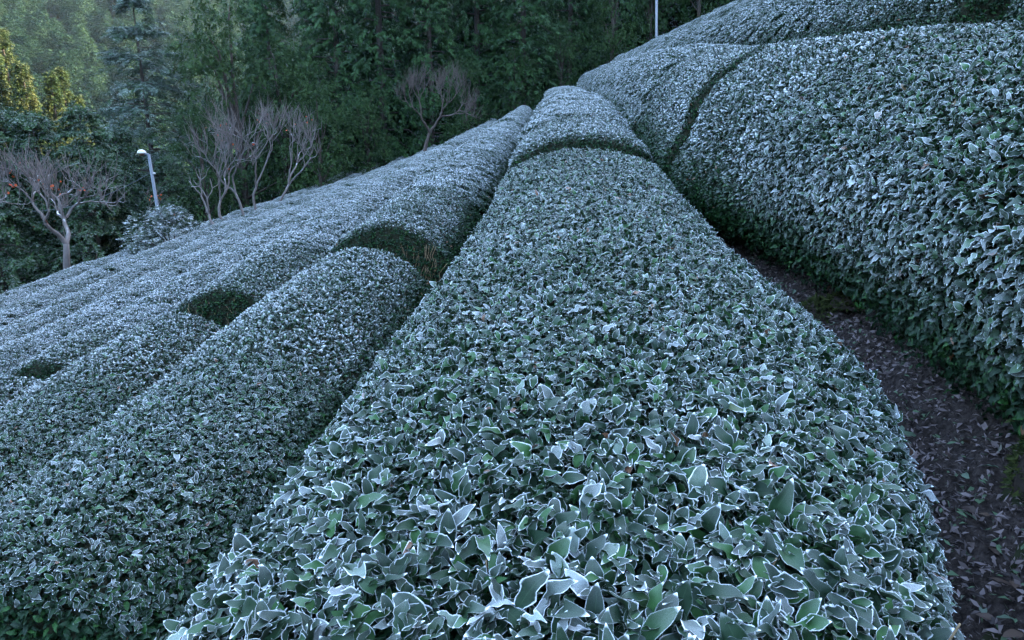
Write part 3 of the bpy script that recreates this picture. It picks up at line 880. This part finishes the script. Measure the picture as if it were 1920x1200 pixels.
CED_L = ['dark green cedar standing shoulder to shoulder in the forest wall behind the tea rows', 'dense cedar with drooping sprays in the second rank of the forest wall', 'shaded cedar deep in the forest behind the front ranks']
for i, (pxx, z) in enumerate(spots):
    if pxx > 1000: z += 8
    p = at_ground(pxx, z, 0.5); lab = 'dark cedar ' + FRONT_L[i] if i < len(FRONT_L) else CED_L[1]
    s = random.uniform(0.85, 1.2)
    if i < 4:
        r = cedars[i]; r.location = p; r.rotation_euler = (0, 0, random.uniform(0, 6.28)); r.scale = (s, s, s * 1.05); r['label'] = lab
    else:
        copy_tree(cedars[i % 4], p, random.uniform(0, 6.28), (s, s, s * random.uniform(0.95, 1.15)), lab)

# broadleaf evergreens: a big one left of the cedars, smaller ones and shrubs along the far edge of the field
B = [(478, 44, 30, 'round topped broadleaf tree rising left of the cedar wall'),
     (560, 46, 75, 'taller broadleaf tree merging into the left end of the cedar wall'),
     (410, 41, 215, 'lower broadleaf tree filling the space below the round topped one'),
     (620, 43, 0.62, 'short leafy tree in front of the cedars left of the bare grey tree'),
     (705, 47, 0.60, 'short leafy tree close behind the bare grey tree'),
     (880, 47, 0.52, 'leafy undergrowth tree right of the bare grey tree'),
     (965, 51, 0.50, 'leafy undergrowth tree above the end of the first left row'),
     (1045, 53, 0.50, 'leafy undergrowth tree above the end of the central row'),
     (1130, 54, 0.62, 'yellowish green leafy tree above the first row uphill'),
     (1195, 57, 0.55, 'leafy shrub tree left of the thin tall pole'),
     (1275, 58, 0.70, 'leafy tree right of the thin tall pole'),
     (1340, 60, 0.75, 'leafy tree above the uppermost visible tea rows')]
for i, (pxx, z, s, lab) in enumerate(B):
    p = at_ground(pxx, z, 0.3)
    if i < 3: s = (pix(pxx, s, z)[2] - p[2]) / 11.0
    if i < 3:
        r = broads[i]; r.location = p; r.rotation_euler = (0, 0, i * 2.0); r.scale = (s, s, s); r['label'] = lab
    else:
        copy_tree(broads[i % 3], p, random.uniform(0, 6.28), (s, s, s), lab)

# tall open conifer with frosted layered boughs
p = at_ground(322, 46)
top = pix(305, 12, 46)[2]
make_tree('layered_conifer', 'tall open conifer with frosted layered boughs above the lamp pole', 'tree', None,
          conifer(260, top - p[2], 6.6, 0.85, 150, 26, 0.05, 0.30, 0.80, T_FINE, M_FIR, layered=11, lean_up=0.10), p)
# dark trees behind the bare tree on the left
D = [(20, 36, 222, 'dark evergreen at the left edge behind the frosted bare tree'), (120, 39, 205, 'dark evergreen with rusty specks behind the frosted bare tree'),
     (205, 38, 200, 'dark evergreen with rusty specks just left of the lamp pole'), (262, 42, 235, 'dark evergreen below the tall layered conifer'),
     (345, 40, 290, 'dark evergreen behind the group of bare pollards'), (60, 44, 196, 'tall dark evergreen behind the left edge, below the sunlit conifers')]
darks = [make_tree('dark_evergreen', 'x', 'tree', 'dark evergreens at the left', conifer(270 + i, 9.5, 3.2, 0.5, 130, 22, 0.0, 0.30, 0.55, T_LEAFY, M_DARKF, layered=12), (0, 0, 0)) for i in range(3)]
for i, (pxx, z, s, lab) in enumerate(D):
    p = at_ground(pxx, z, 0.3); s = (pix(pxx, s, z)[2] - p[2]) / 9.5
    if i < 3:
        r = darks[i]; r.location = p; r.scale = (s, s, s); r['label'] = lab
    else:
        copy_tree(darks[i % 3], p, random.uniform(0, 6.28), (s, s, s), lab)
# slender conifers in the sun at the far left
G = [(8, 46, 66, 'sunlit slender conifer at the very left edge'), (46, 62, 70, 'sunlit slender conifer, second from the left edge'), (92, 70, 66, 'tallest pointed sunlit conifer left of the valley gap'),
     (165, 145, 62, 'short sunlit conifer in the middle of the valley gap'), (185, 138, 68, 'rusty sunlit conifer in the valley gap'), (205, 185, 60, 'lowest sunlit conifer just left of the layered conifer'), (28, 105, 56, 'broad sunlit conifer in front of the slender ones'), (70, 92, 60, 'sunlit conifer filling the gap between the second and the tallest'), (118, 128, 60, 'sunlit conifer on the right shoulder of the left group')]
gold = []
for i, (pxx, ptop, z, lab) in enumerate(G):
    p = at_ground(pxx, z); H = pix(pxx, ptop, z)[2] - p[2]
    if i < 2:
        r = make_tree('sunlit_conifer', lab, 'tree', 'sunlit conifers at the far left', conifer(290 + i, 20, 3.1, 1.0, 330, 20, 0.0, 0.15, 0.62, T_LEAFY, M_GOLD, lean_up=0.45), p); gold.append(r)
        r.scale = (H / 20, H / 20, H / 20)
    else:
        copy_tree(gold[i % 2], p, random.uniform(0, 6.28), (H / 20 * 0.9, H / 20 * 0.9, H / 20), lab)
# frosted round bush below the lamp pole
p = pix(320, 462, 23.5); p[2] = float(ground(p[0], p[1]))
topz = pix(320, 396, 23.5)[2]
make_tree('frosted_bush', 'rounded frosted bush at the foot of the lamp pole', 'bush', None, broadleaf(310, 1.0, 0.42, 0.15, 22, 60, 0.085, T_LEAFY, M_BUSH, 0.0), p, 0, (3.0, 3.0, topz - p[2]))

# ------------------------------------------------------------------ bare trees
def mat_bare(name, c1, c2, frost):
    t = NT(name)
    tc = t.n('ShaderNodeTexCoord').outputs['Object']; n = t.noise(8, 3, tc)
    nrm = t.n('ShaderNodeNewGeometry').outputs['Normal']; sp = t.n('ShaderNodeSeparateXYZ'); t.l(nrm, sp.inputs[0])
    c = t.mix(n, c1, c2)
    frost = t.math('MULTIPLY', t.ramp(t.noise(3.0, 2, tc), 0.42, 0.62), frost)
    c = t.mix(t.math('MULTIPLY', t.ramp(t.math('ADD', sp.outputs[2], t.math('MULTIPLY', n, 0.3)), 0.78, 1.2), frost), c, FROST)
    return t.bsdf(c, 0.85, 0.2)
M_BARE = mat_bare('frosted_bark', (0.085, 0.072, 0.068), (0.16, 0.14, 0.135), 0.9)
M_BARE2 = mat_bare('grey_brown_bark', (0.055, 0.042, 0.036), (0.10, 0.078, 0.07), 0.15)
M_SHOOT = mat_bare('purple_twig', (0.085, 0.068, 0.062), (0.14, 0.115, 0.11), 0.35)
M_RED = mat_simple('red_leaf', (0.30, 0.035, 0.015), (0.45, 0.10, 0.03), 8, 0.6, 0.1, 0.01)

def bare_tree(name, label, loc, H, seed, trunks=1, mat=M_BARE, twig_mat=M_SHOOT, spread=0.55, shoots=120, upright=0.5, red=0, r0=0.13, lean=0.0, depth=5):
    g = np.random.default_rng(seed)
    t = thing(name, label, 'tree', loc, None)
    tips = []; br = []
    def grow(tb, p, d, L, r, lev):
        n = 5; pts = [p]; rad = [r]
        for i in range(n):
            d = norm(d + g.normal(0, 0.20, 3) + np.array([0, 0, 0.06 * upright])); p = p + d * L / n; pts.append(p); rad.append(r * (1 - 0.35 * (i + 1) / n))
        tb.tube(np.array(pts), rad, 7 if lev == 0 else 5, True, 0.08)
        if lev >= depth: tips.append((p, d)); return
        kids = g.integers(2, 4)
        a0 = g.uniform(0, 6.28)
        for c in range(kids):
            a = a0 + c * 6.283 / kids + g.normal(0, 0.3)
            perp = norm(np.cross(d, [0.2, 0.5, 0.9])); p2 = np.cross(d, perp)
            nd = norm(d * 0.75 + (perp * math.cos(a) + p2 * math.sin(a)) * spread * g.uniform(0.6, 1.4) + np.array([0, 0, 0.15 * upright]))
            b = Tubes() if lev < 1 else tb
            grow(b, p, nd, L * g.uniform(0.60, 0.85), r * 0.62, lev + 1)
            if lev < 1: br.append(b)
        tips.append((p, d))
    for k in range(trunks):
        tb = Tubes()
        d = norm(np.array([lean + g.normal(0, 0.12) * (trunks > 1), g.normal(0, 0.08), 1.0]))
        grow(tb, np.array([0.0, 0, -0.4]), d, H * 0.34, r0, 0)
        obj('trunk', tb.mesh('trunk', mat), t)
    for b in br: obj('limb', b.mesh('limb', mat), t)
    tb = Tubes()
    for i in range(shoots):
        p, d = tips[g.integers(len(tips))]
        dd = norm(d * 0.4 + g.normal(0, 0.35, 3) + np.array([0, 0, 0.9 * upright])); L = H * g.uniform(0.08, 0.22)
        q = p + dd * L * .5 + g.normal(0, 0.02, 3) * L
        tb.tube(np.array([p, q, q + norm(dd + g.normal(0, .2, 3)) * L * .5]), [0.013, 0.009, 0.004], 3, False)
    if shoots:
        o = obj('twigs', tb.mesh('twigs', twig_mat), t); o['kind'] = 'stuff'
    if red:
        cl = [tips[g.integers(len(tips))][0] for _ in range(7)]
        ps = np.array([cl[g.integers(7)] + g.normal(0, 0.13, 3) for _ in range(red)])
        TV = np.array([(-.5, 0, 0), (.5, 0, 0), (.4, 1, .2), (-.4, 1, .2)])
        Fm = frames(g.normal(size=(red, 3)), g.normal(size=(red, 3))) * g.uniform(0.05, 0.09, red)[:, None, None]
        V, Q, _ = replicate(TV, np.array([(0, 1, 2, 3)]), Fm, ps)
        o = obj('red_leaves', mesh_np('red_leaves', V, [Q], M_RED, smooth=False), t); o['kind'] = 'stuff'
    return t

def ray_base(px, py, z, drop=0.0):
    p = pix(px, py, z); p[2] -= drop; return p

bare_tree('bare_tree', 'frosted bare tree with scattered red leaves at the left edge', ray_base(118, 505, 22, 0.3), 4.6, 11, 1, M_BARE, M_SHOOT, 0.50, 300, 0.95, 36, 0.13)
bare_tree('bare_tree', 'leaning frosted bare tree cut by the left edge', ray_base(-40, 520, 24, 0.3), 4.2, 12, 1, M_BARE, M_SHOOT, 0.50, 260, 0.95, 24, 0.11)
PL = [(405, 405, 27.5, 3.2, 21, 'short frosted pollard with stubby limbs, leftmost of the bare group'), (425, 402, 29, 4.6, 22, 'frosted bare pollard second in the group, beside the stubby one'),
      (463, 390, 30, 4.8, 23, 'frosted bare pollard in the middle of the bare group'), (485, 382, 31, 5.0, 24, 'frosted bare pollard with purple shoots right of the middle'),
      (525, 370, 32, 4.9, 25, 'frosted bare pollard at the right end of the bare group')]
for pxx, pyy, z, H, sd_, lab in PL:
    t_ = bare_tree('bare_pollard', lab, ray_base(pxx, pyy, z, 0.5), H, sd_, 1, M_BARE, M_SHOOT, 0.5, 8 if H < 4 else 130, 1.1, 0 if H < 4 else 6, 0.072, 0, 3 if H < 4 else 4)
    t_['group'] = 'bare frosted pollards'
bare_tree('bare_tree', 'grey brown leafless tree in front of the dark cedar wall', ray_base(795, 275, 40, 0.4), 5.0, 31, 1, M_BARE2, M_BARE2, 0.45, 380, 1.1, 0, 0.13)
bare_tree('bare_sapling', 'thin leafless sapling with red leaves beside the lamp head', ray_base(250, 410, 29, 0.6), 3.4, 33, 1, M_BARE2, M_SHOOT, 0.35, 20, 0.8, 14, 0.04, 0, 2)

# ------------------------------------------------------------------ poles and cable
def mat_metal(name, c, rough):
    return mat_simple(name, c, tuple(x * 0.8 for x in c), 10, rough, 0.1, 0.003, 0.4)
M_POLE = mat_metal('weathered_grey_steel', (0.075, 0.09, 0.11), 0.5)
M_POLE2 = mat_metal('pale_galvanised_steel', (0.17, 0.18, 0.20), 0.5)
M_SHADE = mat_metal('white_enamel', (0.45, 0.45, 0.45), 0.35)
M_UNDER = mat_metal('brown_underside', (0.12, 0.06, 0.04), 0.6)
ptop = pix(279, 290, 27.0); pbot = pix(299, 412, 27.0); gz = float(ground(pbot[0], pbot[1]))
axis_ = (pbot - ptop) / np.linalg.norm(pbot - ptop)
base = ptop + axis_ * ((gz - ptop[2]) / axis_[2])
lp = thing('lamp_pole', 'grey lamp pole with a small white shaded lamp on top', 'lamp pole', base)
tb = Tubes(); tb.tube(np.array([base, ptop]) - base, [0.070, 0.060], 12); obj('pole', tb.mesh('pole', M_POLE), lp)
tb = Tubes(); tb.tube(np.array([ptop - axis_ * .0, ptop + cR * -0.16 + [0, 0, .02], ptop + cR * -0.26 + [0, 0, 0.05]]) - base, [0.05, 0.045, 0.04], 8); obj('arm', tb.mesh('arm', M_POLE), lp)
lc = ptop + cR * -0.27 + np.array([0, 0, 0.06]) - base
e = np.linspace(0, np.pi / 2, 6); prof = [(0.17 * math.cos(a), 0.14 * math.sin(a)) for a in e]
VV = np.array([(lc[0] + r_ * math.cos(q), lc[1] + r_ * math.sin(q), lc[2] + z_) for r_, z_ in prof for q in np.linspace(0, 6.283, 17)[:-1]])
qq = np.array([(i * 16 + j, i * 16 + (j + 1) % 16, (i + 1) * 16 + (j + 1) % 16, (i + 1) * 16 + j) for i in range(5) for j in range(16)])
obj('lamp_shade', mesh_np('lamp_shade', VV, [qq], M_SHADE), lp)
e = np.linspace(-np.pi / 2, 0, 6); prof = [(0.13 * math.cos(a) + .001, 0.11 * math.sin(a)) for a in e]
VV = np.array([(lc[0] + r_ * math.cos(q), lc[1] + r_ * math.sin(q), lc[2] - 0.005 + z_) for r_, z_ in prof for q in np.linspace(0, 6.283, 17)[:-1]])
obj('lamp_globe', mesh_np('lamp_globe', VV, [qq], M_UNDER), lp)
bp = ptop + axis_ * 0.75
tb = Tubes(); tb.tube(np.array([bp + cR * 0.02, bp + cR * 0.13]) - base, [0.03, 0.035], 8); obj('insulator', tb.mesh('insulator', M_SHADE), lp)
# cable running left from the pole
c0 = bp - cR * 0.09; c1 = pix(60, 396, 33)
pts_ = np.array([c0 + (c1 - c0) * t - np.array([0, 0, 0.35 * 4 * t * (1 - t)]) for t in np.linspace(0, 1, 12)])
tb = Tubes(); tb.tube(pts_ - pts_[0], np.full(12, 0.012), 5)
cb = obj('overhead_cable', tb.mesh('overhead_cable', M_POLE), None, pts_[0]); cb['label'] = 'thin overhead cable running left from the lamp pole'; cb['category'] = 'cable'
p1 = pix(1233, 70, 47.5); gz = float(ground(p1[0], p1[1])); tp = pix(1231, -120, 47.5)
sp_ = thing('utility_pole', 'thin tall grey pole at the far end of the uphill rows', 'pole', (p1[0], p1[1], gz))
tb = Tubes(); tb.tube(np.array([[p1[0], p1[1], gz - .2], tp]) - np.array([p1[0], p1[1], gz]), [0.095, 0.085], 12); obj('pole', tb.mesh('pole', M_POLE2), sp_)
tb = Tubes(); tb.tube(np.array([tp, tp + [0, 0, 0.08]]) - np.array([p1[0], p1[1], gz]), [0.10, 0.10], 12); obj('pole_cap', tb.mesh('pole_cap', M_POLE), sp_)

# ------------------------------------------------------------------ far wooded hillside and an unseen ridge wood added to block the sun
SRC_FAR = bpy.data.collections.new('far_tree_sources')
T_BIG = [spray_template(140 + i, 9, 0.5, 0.26, 0.4, 0.2) for i in range(3)]
for i in range(4):
    g = np.random.default_rng(700 + i); n = 520
    f = g.uniform(0, 1, n); az = g.uniform(0, 6.283, n)
    rr = 2.6 * (1 - f) ** (0.7 if i % 2 else 0.45) * g.uniform(0.6, 1.05, n) + 0.1
    P = np.stack([np.cos(az) * rr, np.sin(az) * rr, 1.5 + f * 8.5], -1)
    Yv = np.stack([np.cos(az), np.sin(az), np.full(n, 0.25)], -1) + g.normal(0, 0.3, (n, 3))
    SRC_FAR.objects.link(bpy.data.objects.new('far_tree_%d' % i, crown_mesh('far_tree', M_FARF, P, Yv, g.uniform(0.55, 1.0, n), T_BIG, 700 + i)))
GN_FAR = scatter_group('scatter_far_trees', SRC_FAR)

def wood(name, xs, ys, sc_lo, sc_hi):
    P = np.stack([xs, ys, ground(xs, ys) - 0.6], -1); n = len(xs)
    s = rng.uniform(sc_lo, sc_hi, n)
    return points_object(name, P, np.stack([np.zeros(n), np.zeros(n), rng.uniform(0, 6.28, n)], -1), np.stack([s, s, s * rng.uniform(0.85, 1.25, n)], -1), rng.integers(0, 4, n), np.zeros(n), GN_FAR, None)
xs = rng.uniform(-330, 40, 10500); ys = rng.uniform(20, 360, 10500)
keep = (ys > 88) | (xs < -68 - 0.25 * ys)
xs, ys = xs[keep], ys[keep]
wood('far_forest', xs, ys, 0.7, 1.15)
xs = rng.uniform(20, 150, 2600); ys = rng.uniform(-60, 210, 2600)
keep = (ys < 90) & (xs > 32 + 0.1 * np.abs(ys - 40)) & ~((xs < 30) & (ys < 55))
wood('unseen_ridge_forest', xs[keep], ys[keep], 1.0, 1.6)  # out-of-view trees placed to keep the sun off the field

# ------------------------------------------------------------------ morning haze in the valley
hz = NT('haze_air')
pv = hz.n('ShaderNodeVolumePrincipled')
pv.inputs['Color'].default_value = (0.66, 0.82, 0.95, 1)
pv.inputs['Density'].default_value = 0.0001
pv.inputs['Anisotropy'].default_value = 0.3
hz.l(pv.outputs[0], hz.out.inputs['Volume'])
x0, x1, y0, y1, z0, z1 = -600, 600, -250, 760, float(Z_MIN) - 1.0, float(Z_MAX) + 25
VV = [(x, y, z) for x in (x0, x1) for y in (y0, y1) for z in (z0, z1)]
hq = np.array([(0, 1, 3, 2), (4, 6, 7, 5), (0, 4, 5, 1), (2, 3, 7, 6), (0, 2, 6, 4), (1, 5, 7, 3)])
ho = obj('haze', mesh_np('haze', VV, [hq], hz.m, smooth=False)); ho['kind'] = 'stuff'
